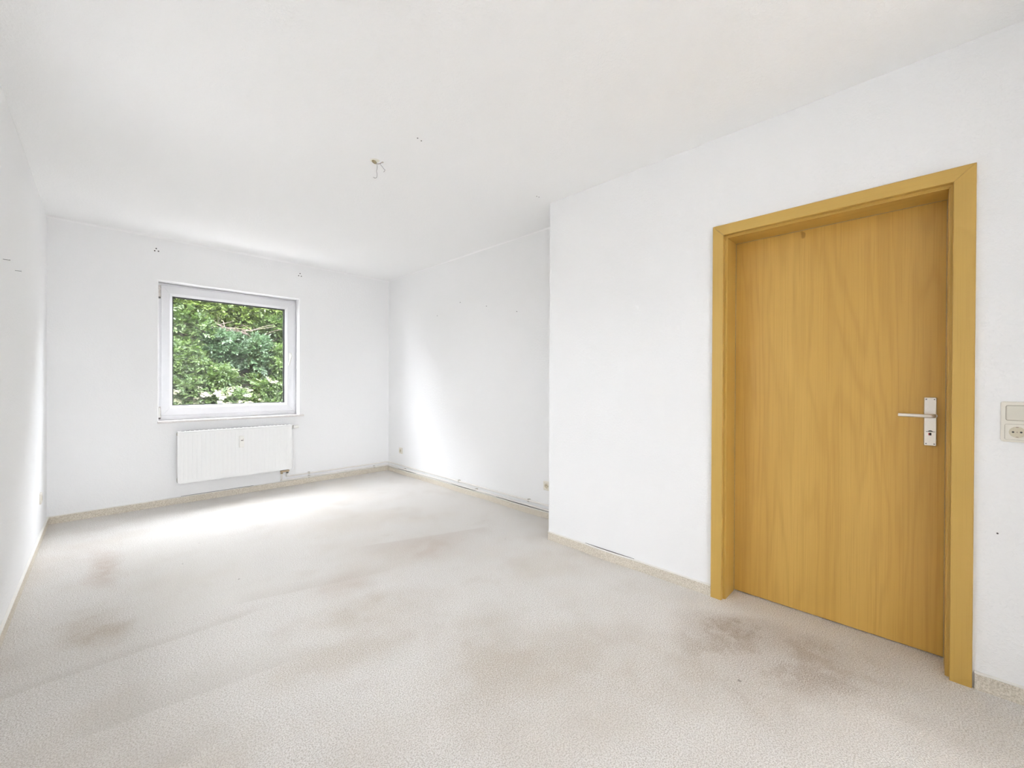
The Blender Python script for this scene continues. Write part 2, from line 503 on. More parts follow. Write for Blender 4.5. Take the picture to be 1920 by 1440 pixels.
wr = box('wall_right', (XR, 3.0, YP - 0.05, YF + 0.02, 0, HC), M['wall'])
tag(wr, 'white recessed right wall between window corner and projecting door wall', 'wall', kind='structure')
DY1, DY2, DZ = 0.845, -0.1422, 2.0724                   # outer edges of the door casing
IY1, IY2, IZ = 0.789, -0.0800, 2.0155                   # inner edges of the casing
wd = grid_wall('wall_door', [YN - 0.05, IY2 - 0.03, IY1 + 0.03, YP], [0, IZ + 0.03, HC], {(1, 0)}, XP, XR + 0.08,
               lambda u, v, d: (d, u, v), M['wall'])
tag(wd, 'white projecting wall that holds the oak door', 'wall', kind='structure')
wh = box('added_backing_slab', (XR + 0.08, XR + 0.14, YN, YP, 0, HC), M['wall'])  # added slab so that no daylight leaks round the door leaf
tag(wh, 'added slab closing off daylight behind the oak door', 'wall', kind='structure')
wl = grid_wall('wall_left', [YN - 0.2, SW[0], SW[1], YF + 0.02], [0, SW[2], SW[3], HC], {(1, 1)}, 0.0, 0.30,
               lambda u, v, d: (xleft(u) - d, u, v), M['wall'])
tag(wl, 'plain white left wall with two nails in it', 'wall', kind='structure')
wf = grid_wall('wall_front', [XL - 0.40, BW[0], BW[1], 3.0], [0, BW[2], BW[3], HC], {(1, 1)}, YN, YN - 0.25,
               lambda u, v, d: (u, d, v), M['wall'])
tag(wf, 'white wall with an added window far behind the viewpoint', 'wall', kind='structure')

wn_ = box('added_wall_nib', (1.78, XP + 0.05, -1.00, -0.80, 0, HC), M['wall'])  # added to shade the door wall from the window behind the camera
tag(wn_, 'added white wall nib behind the viewpoint, shading the door wall', 'wall', kind='structure')

# rounded plaster fillets where ceiling and walls meet
def cove(name, pts2d, wall_dir, r, parent):
    """pts2d: two xy points on the wall/ceiling line; wall_dir: xy unit vector into the room"""
    loops = []
    for (x, y) in pts2d:
        lp = []
        for k in range(9):
            a = math.pi / 2 * k / 8
            o = r - r * math.cos(a); z = HC - r + r * math.sin(a)
            lp.append((x + wall_dir[0] * o, y + wall_dir[1] * o, z))
        lp.append((x - wall_dir[0] * 0.005, y - wall_dir[1] * 0.005, HC + 0.005))
        loops.append(lp)
    me = loops_me(name, loops)
    return link(name, me, M['ceiling'], parent)
cove('cove', [(XL - 0.02, YF), (XR + 0.02, YF)], (0, -1), 0.018, ce)
cove('cove', [(XR, YP), (XR, YF)], (-1, 0), 0.010, ce)

# ------------------------------------------------------------------ skirting: carpet strip in a plastic profile
def skirting(name, a, b, nrm, label, bulges=(), h=0.062, th=0.011, joint=0.0015):
    """strip from a to b on a wall whose inward normal is nrm; bulges = (centre, half width, gap) along 0..1"""
    a, b, nrm = Vector((*a, 0)), Vector((*b, 0)), Vector((*nrm, 0))
    N = 60
    def off(t):
        g = 0.0006
        for c, hw, gp in bulges:
            d = abs(t - c) / hw
            if d < 1: g += gp * (0.5 + 0.5 * math.cos(math.pi * d))
        return g
    def sweep(prof):
        loops = []
        for i in range(N + 1):
            t = i / N
            p = a.lerp(b, t)
            g = off(t)
            loops.append([p + nrm * (g + d) + Vector((0, 0, z)) for d, z in prof])
        return loops_me(name, loops, smooth=False)
    o = link(name, sweep([(0, 0.0), (th, 0.0), (th, h - 0.006), (th - 0.003, h - 0.003), (0.002, h - 0.003), (0, h - 0.005)]), M['strip'])
    tag(o, label, 'baseboard', kind='structure')
    seg = []                                   # dark strip painting in the shaded, dusty gap where the strip stands off the wall
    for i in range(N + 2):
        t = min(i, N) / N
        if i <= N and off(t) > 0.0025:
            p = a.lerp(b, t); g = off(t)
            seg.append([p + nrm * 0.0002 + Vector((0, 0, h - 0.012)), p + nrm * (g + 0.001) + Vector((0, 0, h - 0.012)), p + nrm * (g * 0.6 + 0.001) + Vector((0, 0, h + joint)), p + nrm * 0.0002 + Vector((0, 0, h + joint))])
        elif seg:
            if len(seg) > 1: link('shaded_gap_strip', loops_me('shaded_gap_strip', seg, smooth=False), M['dark'], o)
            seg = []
    link('top_lip', sweep([(0.0, h - 0.003), (th - 0.002, h - 0.003), (th + 0.001, h), (0.0, h + 0.004)]), M['lip'], o)
    return o
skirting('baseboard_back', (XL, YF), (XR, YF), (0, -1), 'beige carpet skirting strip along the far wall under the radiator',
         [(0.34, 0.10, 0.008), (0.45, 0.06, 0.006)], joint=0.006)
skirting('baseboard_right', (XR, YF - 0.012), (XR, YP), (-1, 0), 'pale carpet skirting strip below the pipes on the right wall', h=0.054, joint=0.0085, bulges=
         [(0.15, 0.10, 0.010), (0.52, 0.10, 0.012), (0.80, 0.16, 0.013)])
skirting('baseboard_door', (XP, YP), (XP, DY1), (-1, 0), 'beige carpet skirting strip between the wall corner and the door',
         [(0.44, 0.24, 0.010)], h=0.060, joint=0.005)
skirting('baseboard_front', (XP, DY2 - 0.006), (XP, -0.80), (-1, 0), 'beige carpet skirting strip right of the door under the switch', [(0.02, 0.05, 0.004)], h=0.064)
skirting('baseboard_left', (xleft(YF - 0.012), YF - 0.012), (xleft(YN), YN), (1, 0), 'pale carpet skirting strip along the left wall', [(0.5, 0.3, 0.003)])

# ------------------------------------------------------------------ window
FY = YF + 0.105                                          # room side of the sash
def wmp(u, v, d): return (u, FY + d, v)
win = empty('window_1', (0, 0, 0))
tag(win, 'white plastic single sash window with leafy hillside behind it', 'window', kind='structure')
fo, fi = (WX0 + 0.004, 0.815, WX1 - 0.002, WZ1 - 0.004), (WX0 + 0.055, 0.875, WX1 - 0.055, WZ1 - 0.055)
for s in ('left', 'right', 'bottom', 'top'):
    link('frame_member', member_me('frame_member', s, fo, fi, [(0, 0.014), (0.98, 0.014), (1.0, 0.020), (1.0, 0.075), (0, 0.075)], wmp), M['upvc'], win)
so, si = (0.468, 0.856, 1.672, 2.134), (0.556, 0.952, 1.576, 2.036)
for s, nm in (('left', 'sash_stile'), ('right', 'sash_stile'), ('bottom', 'sash_rail'), ('top', 'sash_rail')):
    link(nm, member_me(nm, s, so, si, [(0.0, 0.012), (0.0, 0.003), (0.03, 0.0), (0.74, 0.0), (0.80, 0.004), (0.97, 0.019), (1.0, 0.024), (1.0, 0.060), (0, 0.060)], wmp, gap=0.0007), M['upvc'], win)
gi = (si[0] + 0.004, si[1] + 0.004, si[2] - 0.004, si[3] - 0.004)
for s in ('left', 'right', 'bottom', 'top'):
    link('gasket', member_me('gasket', s, (si[0] - 0.002, si[1] - 0.002, si[2] + 0.002, si[3] + 0.002), gi, [(0, 0.0245), (1, 0.0265), (1, 0.0335), (0, 0.0335)], wmp, gap=0), M['gasket'], win)
box('pane', (si[0] - 0.003, si[2] + 0.003, FY + 0.030, FY + 0.034, si[1] - 0.003, si[3] + 0.003), M['glass'], win)
sp4 = (si[0] + 0.010, si[1] + 0.007, si[2] - 0.012, si[3] - 0.012)
for s in ('left', 'right', 'bottom', 'top'):
    link('glazing_spacer', member_me('glazing_spacer', s, (si[0] - 0.002, si[1] - 0.002, si[2] + 0.002, si[3] + 0.002), sp4, [(0, 0.036), (1, 0.036), (1, 0.050), (0, 0.050)], wmp, gap=0), M['gasket'], win)
# handle
hx, hz = 1.630, 1.500
link('handle_rosette', plate_me('handle_rosette', [(rrect(0.026, 0.062, 0.010), -0.002), (rrect(0.026, 0.062, 0.010), 0.007), (rrect(0.020, 0.056, 0.008), 0.010)]), M['offwhite'], win).location = (hx, FY, hz)
hp = smooth_path([(0, -0.008, 0), (0, -0.034, 0), (-0.004, -0.044, -0.012), (-0.014, -0.047, -0.050), (-0.030, -0.048, -0.115)], 6)
link('handle_lever', tube_me('handle_lever', hp, [0.009] * 8 + [0.0095] * (len(hp) - 9) + [0.007], 12, 1.0), M['offwhite'], win).location = (hx, FY, hz)
# hinges on the left
for z0, z1 in ((2.015, 2.118), (0.842, 0.935)):
    h = link('hinge', tube_me('hinge', [(0.456, FY - 0.002, z0), (0.456, FY - 0.002, (z0 + z1) / 2 - 0.001), (0.456, FY - 0.002, z1)], 0.0075, 12), M['upvc_dirt'] if z0 > 1.5 else M['offwhite'], win)
    box('hinge_plate', (0.445, 0.470, FY + 0.004, FY + 0.013, z0 - 0.012, z1 + 0.012), M['upvc_dirt'], h)
    link('hinge_pin', tube_me('hinge_pin', [(0.456, FY - 0.002, z0 - 0.016), (0.456, FY - 0.002, z0 - 0.001)], 0.0095, 10), M['screw'], h)
# sill board
ms = box('sill', (WX0 - 0.010, WX1 + 0.044, YF - 0.035, YF + 0.018, 0.794, 0.815), M['sill'], win, bev=0.004)
box('sill_bed', (WX0 + 0.001, WX1 - 0.001, YF + 0.017, YF + 0.30, 0.801, 0.8145), M['sill'], win)

# two unseen windows added to brighten the room: in the left wall and behind the viewpoint
def added_window(name, label, R, mp):
    w_ = empty(name, (0, 0, 0))
    tag(w_, label, 'window', kind='structure')
    so_ = (R[0] + 0.01, R[2] + 0.01, R[1] - 0.01, R[3] - 0.01)
    si_ = (so_[0] + 0.08, so_[1] + 0.08, so_[2] - 0.08, so_[3] - 0.08)
    for sd in ('left', 'right', 'bottom', 'top'):
        link('sash_member', member_me('sash_member', sd, so_, si_, [(-0.11, 0.0), (0.8, 0), (1, 0.02), (1, 0.06), (-0.11, 0.06)], mp), M['upvc'], w_)
    px = [mp(u, v, d) for d in (0.030, 0.034) for u, v in ((si_[0] - 0.003, si_[1] - 0.003), (si_[2] + 0.003, si_[1] - 0.003), (si_[2] + 0.003, si_[3] + 0.003), (si_[0] - 0.003, si_[3] + 0.003))]
    link('pane', mesh_of('pane', px, [(0, 1, 2, 3), (4, 5, 6, 7), (0, 1, 5, 4), (1, 2, 6, 5), (2, 3, 7, 6), (3, 0, 4, 7)]), M['glass'], w_)
    sv = [mp(u, v, d) for d in (-0.13, -0.002) for u, v in ((R[0] + 0.002, R[2] + 0.001), (R[1] - 0.002, R[2] + 0.001), (R[1] - 0.002, R[2] + 0.010), (R[0] + 0.002, R[2] + 0.010))]
    link('sill', mesh_of('sill', sv, [(0, 1, 2, 3), (4, 5, 6, 7), (0, 1, 5, 4), (1, 2, 6, 5), (2, 3, 7, 6), (3, 0, 4, 7)]), M['sill'], w_)
added_window('added_window_left', 'unseen white plastic window added in the left wall for daylight', SW, lambda u, v, d: (xleft(u) - 0.105 - d, u, v))
added_window('added_window_rear', 'unseen white plastic window added behind the viewpoint for daylight', BW, lambda u, v, d: (u, YN - 0.105 - d, v))

# ------------------------------------------------------------------ oak door
door = empty('door_1', (0, 0, 0))
tag(door, 'closed oak veneer door in a yellow oak frame', 'door', kind='structure')
def dmp(u, v, d): return (XP + d, u, v)
O4, I4 = (DY2, 0.0, DY1, DZ), (IY2, 0.0, IY1, IZ)
cprof = [(0, 0.0), (0, -0.013), (0.03, -0.015), (0.97, -0.015), (1.0, -0.0135), (1.0, 0.010), (0.5, 0.010), (0.5, 0.0)]
for s in ('left', 'right', 'top'):
    link('casing', member_me('casing', s, O4, I4, cprof, dmp, gap=0.0005, sides4=False), M['casing_h'] if s == 'top' else M['casing_v'], door)
J4 = (IY2 + 0.0120, 0.0, IY1 - 0.0130, IZ - 0.0125)
K4 = (IY2 - 0.004, 0.0, IY1 + 0.004, IZ + 0.004)
jprof = [(0, 0.012), (0.75, 0.012), (0.80, 0.014), (1, 0.014), (1, 0.158), (0, 0.158)]
for s in ('left', 'right', 'top'):
    link('jamb', member_me('jamb', s, K4, J4, jprof, dmp, gap=0.0003, sides4=False), M['casing_h'] if s == 'top' else M['casing_v'], door)
LX = XP + 0.1605                                          # face of the leaf
leaf = box('door_leaf', (LX, LX + 0.04, J4[0] - 0.012, J4[2] + 0.012, 0.006, J4[3] + 0.012), M['veneer'], door, bev=0.001, seg=1)
gasket_y = ((J4[0] - 0.001, J4[0] + 0.0018), (J4[2] - 0.0018, J4[2] + 0.001))
for a, b in gasket_y:
    box('seal', (XP + 0.1575, LX - 0.0003, a, b, 0.004, J4[3]), M['sheath'], door)
box('seal', (XP + 0.1575, LX - 0.0003, J4[0], J4[2], J4[3] - 0.0018, J4[3] + 0.001), M['sheath'], door)

# handle on a long plate; local frame of the plate: x right (towards -y), -y into the room
hd = link('door_handle', plate_me('door_handle', [(rrect(0.0405, 0.214, 0.004), 0), (rrect(0.0405, 0.214, 0.004), 0.0055), (rrect(0.0365, 0.210, 0.003), 0.0085)]), M['nickel'], door)
hd['label'] = 'brushed metal lever handle on a long plate'
hd.location = (LX, -0.0205, 1.034); hd.rotation_euler = (0, 0, math.radians(-90))
def on_plate(name, me, mat): return link(name, me, mat, hd)
lv = smooth_path([(0.012, -0.004, 0.026), (0.012, -0.036, 0.026), (0.007, -0.047, 0.026), (-0.006, -0.051, 0.026), (-0.05, -0.051, 0.0265), (-0.090, -0.051, 0.027), (-0.103, -0.050, 0.027)], 6)
rr = [0.0078] * len(lv); rr[-1] = 0.006
on_plate('lever', tube_me('lever', lv, rr, 14, 0.85, (0, 0, 1)), M['nickel'])
on_plate('lever_collar', tube_me('lever_collar', [(0.012, -0.008, 0.026), (0.012, -0.013, 0.026)], 0.0105, 20), M['nickel'])
for sx in (-1, 1):
    for sz in (-1, 1):
        on_plate('screw', tube_me('screw', [(sx * 0.0128, -0.008, sz * 0.0985), (sx * 0.0128, -0.0095, sz * 0.0985)], 0.0026, 12), M['screw'])
kh = on_plate('keyhole', plate_me('keyhole', [(rrect(0.0085, 0.0115, 0.001), 0.008), (rrect(0.0085, 0.0115, 0.001), 0.0092)], (0.0, -0.0555)), M['black'])
link('indicator', plate_me('indicator', [(rrect(0.003, 0.0095, 0.0005), 0.009), (rrect(0.003, 0.0095, 0.0005), 0.0096)], (-0.0038, -0.0555)), M['red'], kh)
on_plate('key_cover', loops_me('key_cover', [[(0.0075 * math.cos(a) + 0.001, -d, -0.0435 + 0.006 * max(0, math.sin(a)) - 0.0012) for a in [math.pi * 2 * q / 20 for q in range(20)]] for d in (0.008, 0.0115)]), M['screw'])
on_plate('key_cover_bar', tube_me('key_cover_bar', [(-0.013, -0.0090, -0.0447), (0.015, -0.0090, -0.0447)], 0.0010, 8), M['screw'])

# ------------------------------------------------------------------ radiator
rad = empty('radiator', (1.08, YF, 0.0))
tag(rad, 'white flat panel radiator under the window', 'radiator')
RX0, RX1, RZ0, RZ1, RD = -0.508, 0.508, 0.205, 0.708, 0.100      # local x, height, depth from the wall
def ribs(name, y_front, amp, sgn):
    n = 27; pitch = (RX1 - RX0 - 0.06) / n
    xs = [(RX0 + 0.012, 0.0)]
    for i in range(n):
        c = RX0 + 0.03 + i * pitch
        xs += [(c + pitch * 0.02, 0.0), (c + pitch * 0.12, amp), (c + pitch * 0.40, amp), (c + pitch * 0.50, 0.0)]
    xs.append((RX1 - 0.012, 0.0))
    zs = [(RZ0 + 0.004, 0), (RZ0 + 0.028, 0), (RZ0 + 0.045, 1), (RZ1 - 0.045, 1), (RZ1 - 0.028, 0), (RZ1 - 0.012, 0)]
    v = [(x, y_front - sgn * (0.006 - a * q), z) if False else (x, y_front + sgn * a * q, z) for x, a in xs for z, q in zs]
    nz = len(zs)
    f = [(i * nz + j, (i + 1) * nz + j, (i + 1) * nz + j + 1, i * nz + j + 1) for i in range(len(xs) - 1) for j in range(nz - 1)]
    back = len(v)
    v += [(xs[0][0], y_front + 0.012, zs[0][0]), (xs[-1][0], y_front + 0.012, zs[0][0]), (xs[-1][0], y_front + 0.012, zs[-1][0]), (xs[0][0], y_front + 0.012, zs[-1][0])]
    f += [(back, back + 1, back + 2, back + 3)]
    last = (len(xs) - 1) * nz
    f += [tuple([j for j in range(nz)] + [back + 3, back]), tuple([last + j for j in range(nz)] + [back + 2, back + 1]),
          tuple([i * nz for i in range(len(xs))] + [back + 1, back]), tuple([i * nz + nz - 1 for i in range(len(xs))] + [back + 2, back + 3])]
    return mesh_of(name, v, f)
link('front_panel', ribs('front_panel', -RD, 0.0010, 1), M['radiator'], rad)
link('rear_panel', ribs('rear_panel', -0.045, 0.003, -1), M['radiator'], rad)
for x in (RX0, RX1):
    sg = 1 if x > 0 else -1
    box('side_cover', (min(x, x - sg * 0.014), max(x, x - sg * 0.014), -RD - 0.001, -0.030, RZ0 + 0.012, RZ1 + 0.001), M['radiator'], rad, bev=0.003)
tg = box('top_grille', (RX0 + 0.002, RX1 - 0.002, -RD - 0.002, -0.030, RZ1 - 0.012, RZ1 + 0.002), M['radiator'], rad, bev=0.003)
slot = box_me('grille_slot', -0.012, 0.012, -0.070, -0.050, RZ1 + 0.0015, RZ1 + 0.0026)
slot.materials.append(M['dark'])
for i in range(26):
    s_ = link('grille_slot', slot, None, tg); s_.location.x = RX0 + 0.045 + i * 0.0372
for x in (-0.33, 0.33):
    box('wall_bracket', (x - 0.015, x + 0.015, -0.033, 0.0, RZ0 + 0.05, RZ1 - 0.06), M['radiator'], rad)
hm = box('heat_meter', (-0.006, 0.036, -RD - 0.028, -RD + 0.001, 0.508, 0.628), M['offwhite'], rad, bev=0.004)
box('meter_display', (0.006, 0.028, -RD - 0.0288, -RD - 0.0275, 0.578, 0.586), M['screw'], hm)
box('meter_display', (0.024, 0.0275, -RD - 0.0288, -RD - 0.0275, 0.586, 0.602), M['clip'], hm)
vb = box('vent_plug', (RX1 - 0.004, RX1 + 0.006, -RD + 0.010, -RD + 0.034, 0.655, 0.697), M['black'], rad, bev=0.003)
for z in (0.672, 0.235):
    box('side_plug', (RX0 - 0.004, RX0 + 0.004, -RD + 0.010, -RD + 0.030, z, z + 0.026), M['clip'], rad, bev=0.002)
th = link('thermostat_head', tube_me('thermostat_head', [(RX1 + 0.002, -0.055, 0.682), (RX1 + 0.020, -0.055, 0.682), (RX1 + 0.026, -0.055, 0.682), (RX1 + 0.075, -0.055, 0.682), (RX1 + 0.082, -0.055, 0.682)],
     [0.011, 0.011, 0.020, 0.019, 0.014], 20), M['offwhite'], rad)
link('thermostat_collar', tube_me('thermostat_collar', [(RX1 + 0.014, -0.055, 0.682), (RX1 + 0.022, -0.055, 0.682)], 0.0145, 16), M['nickel'], th)
vbk = box('valve_block', (0.398, 0.486, -0.082, -0.050, 0.180, 0.200), M['brass'], rad, bev=0.005)
for x in (0.412, 0.470):
    link('valve_nut', tube_me('valve_nut', [(x, -0.066, 0.163), (x, -0.066, 0.182)], 0.013, 6), M['screw'] if x > 0.45 else M['brass'], vbk)

# ------------------------------------------------------------------ heating pipes
def clip_me():
    return box_me('pipe_clip', -0.011, 0.011, -0.012, 0.012, -0.013, 0.013, 0.003)
PR = 0.0085
def pipe(label, x0, z, yoff, clips):
    y0 = YF - 0.066
    yy = YF - yoff
    xx = XR - yoff
    ctrl = [(1.08 + x0, y0, 0.165), (1.08 + x0, y0, z + 0.05), (1.08 + x0, (y0 + yy) / 2 - 0.004, z + 0.018), (1.08 + x0 + 0.006, yy, z + 0.004), (1.08 + x0 + 0.03, yy, z), (1.08 + x0 + 0.10, yy, z)]
    path = smooth_path(ctrl, 6)
    path += [Vector((x, yy, z)) for x in np.linspace(1.08 + x0 + 0.3, xx - 0.05, 8)]
    path += [Vector((xx - 0.04 + 0.04 * math.sin(a), yy - 0.04 + 0.04 * math.cos(a), z)) for a in np.linspace(0.0, math.pi / 2, 7)]
    path += [Vector((xx, y, z)) for y in np.linspace(yy - 0.06, YP - 0.02, 10)]
    o = link('heating_pipe', tube_me('heating_pipe', path, PR, 12), M['pipe'])
    tag(o, label, 'pipe', 'heating pipes along the skirting')
    for c in clips:
        q = link('pipe_clip', clip_mesh, None, o)
        if c[0] == 'x': q.location = (c[1], YF - 0.012, z)
        else: q.location = (XR - 0.012, c[1], z); q.rotation_euler = (0, 0, math.pi / 2)
clip_mesh = clip_me(); clip_mesh.materials.append(M['clip'])
pipe('upper of the two white heating pipes along the right wall', 0.470, 0.118, 0.017, [('x', 1.80), ('y', 3.60), ('y', 2.57)])
pipe('lower white heating pipe resting just above the skirting', 0.412, 0.0775, 0.022, [('x', 1.80), ('x', 2.62), ('y', 4.72), ('y', 3.31)])

# ------------------------------------------------------------------ sockets
N32 = 40
def dish_stack(w_, h_, r):
    return [(rrect(w_, h_, r, N32), 0), (rrect(w_, h_, r, N32), 0.006), (rrect(w_ - 0.006, h_ - 0.006, r - 0.002, N32), 0.0095), (rrect(w_ - 0.016, h_ - 0.016, max(r - 0.004, 0.002), N32), 0.0105),
            (circ(0.0212, N32), 0.0105), (circ(0.0200, N32), 0.0098)]
def socket_parts(root, off=(0, 0), mount=None):
    par = mount if mount is not None else root
    x, z = off
    link('dish', plate_me('dish', [(circ(0.0200, N32), 0.0098), (circ(0.0195, N32), 0.0024)], off), M['cream_dish'], par) if False else None
    dish = loops_me('dish', [[(p[0] + x, -d, p[1] + z) for p in circ(r, N32)] for r, d in ((0.0208, 0.0104), (0.0200, 0.0100), (0.0194, 0.0108 - 0.0085))], close_a=False)
    link('dish', dish, M['cream_dish'], par)
    for s in (-1, 1):
        link('contact_hole', tube_me('contact_hole', [(x + s * 0.0095, -0.0020, z), (x + s * 0.0095, -0.0030, z)], 0.0032, 12), M['black'], par)
        link('earth_clip', box_me('earth_clip', x - 0.003, x + 0.003, -0.0098, -0.0022, z + s * 0.0178 - 0.0016, z + s * 0.0178 + 0.0016), M['chrome'], par)
    link('centre_screw', tube_me('centre_screw', [(x, -0.0020, z), (x, -0.0028, z)], 0.0022, 12), M['chrome'], par)

def ring_me(name, stack, off=(0, 0)):
    """open centre: the last loop is left open"""
    return loops_me(name, [[(p[0] + off[0], -d, p[1] + off[1]) for p in lp] for lp, d in stack], close_a=True, close_b=False)

def socket(loc, rz, label):
    r = empty('wall_socket', loc, rz)
    tag(r, label, 'socket', 'single wall sockets')
    link('cover_plate', ring_me('cover_plate', dish_stack(0.080, 0.080, 0.008)), M['cream'], r)
    socket_parts(r)
    return r
s1 = socket((XR, 4.837, 0.302), math.radians(-90), 'small cream wall socket low on the right wall near the window corner')
def dup(root, loc, rz, label):
    c = root.copy(); COL.objects.link(c); c.location = loc; c.rotation_euler = (0, 0, rz); c['label'] = label
    for ch in list(root.children):
        q = ch.copy(); COL.objects.link(q); q.parent = c
    return c
dup(s1, (XR, 2.362, 0.284), math.radians(-90), 'cream wall socket beside the projecting corner of the door wall')
dup(s1, (xleft(4.66), 4.66, 0.322), math.radians(90 - 0.85), 'cream wall socket at the far end of the left wall')

# switch and socket in one frame beside the door
sw = empty('switch_socket_unit', (XP, -0.2500, 1.0585), math.radians(-90))
tag(sw, 'cream light switch above a socket beside the door', 'light switch')
link('cover_frame', plate_me('cover_frame', [(rrect(0.080, 0.153, 0.008, N32), 0), (rrect(0.080, 0.153, 0.008, N32), 0.006), (rrect(0.074, 0.147, 0.006, N32), 0.0085), (rrect(0.066, 0.139, 0.004, N32), 0.0092)]), M['cream'], sw)
link('rocker_gap', plate_me('rocker_gap', [(rrect(0.0570, 0.0585, 0.007, N32), 0.0085), (rrect(0.0570, 0.0585, 0.007, N32), 0.0094)], (0, 0.0335)), M['groove'], sw)
link('insert_gap', plate_me('insert_gap', [(rrect(0.0616, 0.0590, 0.005, N32), 0.0085), (rrect(0.0616, 0.0590, 0.005, N32), 0.0094)], (0, -0.0385)), M['groove'], sw)
rk = loops_me('rocker', [[(p[0], -(d + 0.030 * (p[1]) * 0.06), p[1] + 0.0335) for p in lp] for lp, d in
    [(rrect(0.0545, 0.0560, 0.006, N32), 0.008), (rrect(0.0545, 0.0560, 0.006, N32), 0.0112), (rrect(0.050, 0.0515, 0.005, N32), 0.0135)]])
link('rocker', rk, M['cream_rocker'], sw)
SO = (0, -0.0385)
si_ = link('socket_insert', ring_me('socket_insert', [(rrect(0.0600, 0.0575, 0.004, N32), 0.0085), (rrect(0.0600, 0.0575, 0.004, N32), 0.0108), (rrect(0.0565, 0.0540, 0.003, N32), 0.0120), (circ(0.0212, N32), 0.0122), (circ(0.0205, N32), 0.0118)], SO), M['cream'], sw)
d2 = loops_me('dish', [[(p[0] + SO[0], -d, p[1] + SO[1]) for p in circ(r, N32)] for r, d in ((0.0207, 0.0120), (0.0203, 0.0112), (0.0203, 0.0096))], close_a=False)
link('dish', d2, M['cream_dish'], si_)
for s in (-1, 1):
    link('contact_hole', tube_me('contact_hole', [(SO[0] + s * 0.0098, -0.0094, SO[1]), (SO[0] + s * 0.0098, -0.0101, SO[1])], 0.0033, 14), M['black'], si_)
    link('earth_clip', box_me('earth_clip', SO[0] - 0.0032, SO[0] + 0.0032, -0.0125, -0.0094, SO[1] + s * 0.0185 - 0.0018, SO[1] + s * 0.0185 + 0.0018), M['chrome'], si_)
link('centre_screw', tube_me('centre_screw', [(SO[0], -0.0094, SO[1]), (SO[0], -0.0101, SO[1])], 0.0023, 12), M['chrome'], si_)

# ------------------------------------------------------------------ bare lamp wires in the ceiling
lx, ly = 1.234, 2.402
lamp = empty('ceiling_lamp_wires', (lx, ly, HC))
tag(lamp, 'bare lamp wires hanging from a hole in the ceiling', 'wires')
R2 = Vector((rt.x, rt.y, 0))                              # the wires spread about sideways across the room
def off(a, b, z): v = R2 * a; return (v.x - R2.y * b, v.y + R2.x * b, z)
link('filler_patch', loops_me('filler_patch', [[off(r * math.cos(t) * 1.25 - 0.016, r * math.sin(t) * 0.9 + 0.004, z) for t in [2 * math.pi * q / 20 for q in range(20)]] for r, z in ((0.024, 0.001), (0.022, -0.004), (0.012, -0.007))]), M['plaster'], lamp)
link('cable_sheath', tube_me('cable_sheath', [off(-0.022, 0.0, 0.002), off(-0.020, 0, -0.008), off(-0.012, 0, -0.016), off(-0.004, 0, -0.021)], [0.012, 0.012, 0.009, 0.005], 12), M['sheath'], lamp)
link('wire', tube_me('wire', smooth_path([off(-0.006, 0, -0.019), off(-0.001, 0.002, -0.028), off(-0.001, 0.004, -0.050), off(-0.004, 0.004, -0.066), off(-0.001, 0.003, -0.085), off(-0.002, 0.002, -0.104), off(-0.012, 0.0, -0.111), off(-0.022, 0, -0.106)], 5), 0.0017, 8), M['wire'], lamp)
link('wire', tube_me('wire', smooth_path([off(-0.006, 0, -0.019), off(0.004, 0, -0.023), off(0.014, 0.002, -0.021), off(0.027, 0.003, -0.034), off(0.040, 0.002, -0.052), off(0.048, 0, -0.060), off(0.046, -0.002, -0.070), off(0.041, -0.003, -0.075)], 5), 0.0016, 8), M['wire'], lamp)
link('wire', tube_me('wire', smooth_path([off(-0.006, 0, -0.019), off(0.004, 0.003, -0.0225), off(0.016, 0.004, -0.020), off(0.026, 0.004, -0.014), off(0.033, 0.004, -0.0125)], 5), 0.0024, 8), M['wire2'], lamp)
link('connector', tube_me('connector', [off(0.029, 0.004, -0.0135), off(0.038, 0.004, -0.011)], 0.0042, 10), M['clip'], lamp)

# ------------------------------------------------------------------ drill holes and nails
def hole_me(axis, r):
    n = 12
    lp = []
    for d in (0.0, 0.0008):
        if axis == 'y': lp.append([(r * math.cos(2 * math.pi * k / n), -d, r * math.sin(2 * math.pi * k / n)) for k in range(n)])
        elif axis == 'x': lp.append([(-d, r * math.cos(2 * math.pi * k / n), r * math.sin(2 * math.pi * k / n)) for k in range(n)])
        else: lp.append([(r * math.cos(2 * math.pi * k / n), r * math.sin(2 * math.pi * k / n), -d) for k in range(n)])
    me = loops_me('drill_hole', lp); me.materials.append(M['dark']); return me
hy, hx_, hz_, hxs = hole_me('y', 0.0058), hole_me('x', 0.0042), hole_me('z', 0.0038), hole_me('x', 0.0030)
for x, z in ((0.413, 2.427), (0.424, 2.450), (0.440, 2.428), (1.685, 2.426), (1.700, 2.454), (1.714, 2.425)):
    link('drill_hole', hy, None, wb).location = (x, YF, z)
for y, z in ((3.609, 2.071), (3.179, 1.976), (2.746, 1.871), (4.038, 1.972)):
    link('drill_hole', hx_, None, wr).location = (XR, y, z)
for x, y in ((1.282, 2.024), (1.311, 2.031), (2.295, 2.027), (2.316, 2.024)):
    link('drill_hole', hz_, None, ce).location = (x, y, HC)
link('drill_hole', hxs, None, wd).location = (XP, -0.205, 0.625)
nail_me = tube_me('nail', [(-0.004, 0, 0), (0.020, 0, 0), (0.0205, 0, 0), (0.022, 0, 0)], [0.0012, 0.0012, 0.0026, 0.0026], 10)
nail_me.materials.append(M['steel'])
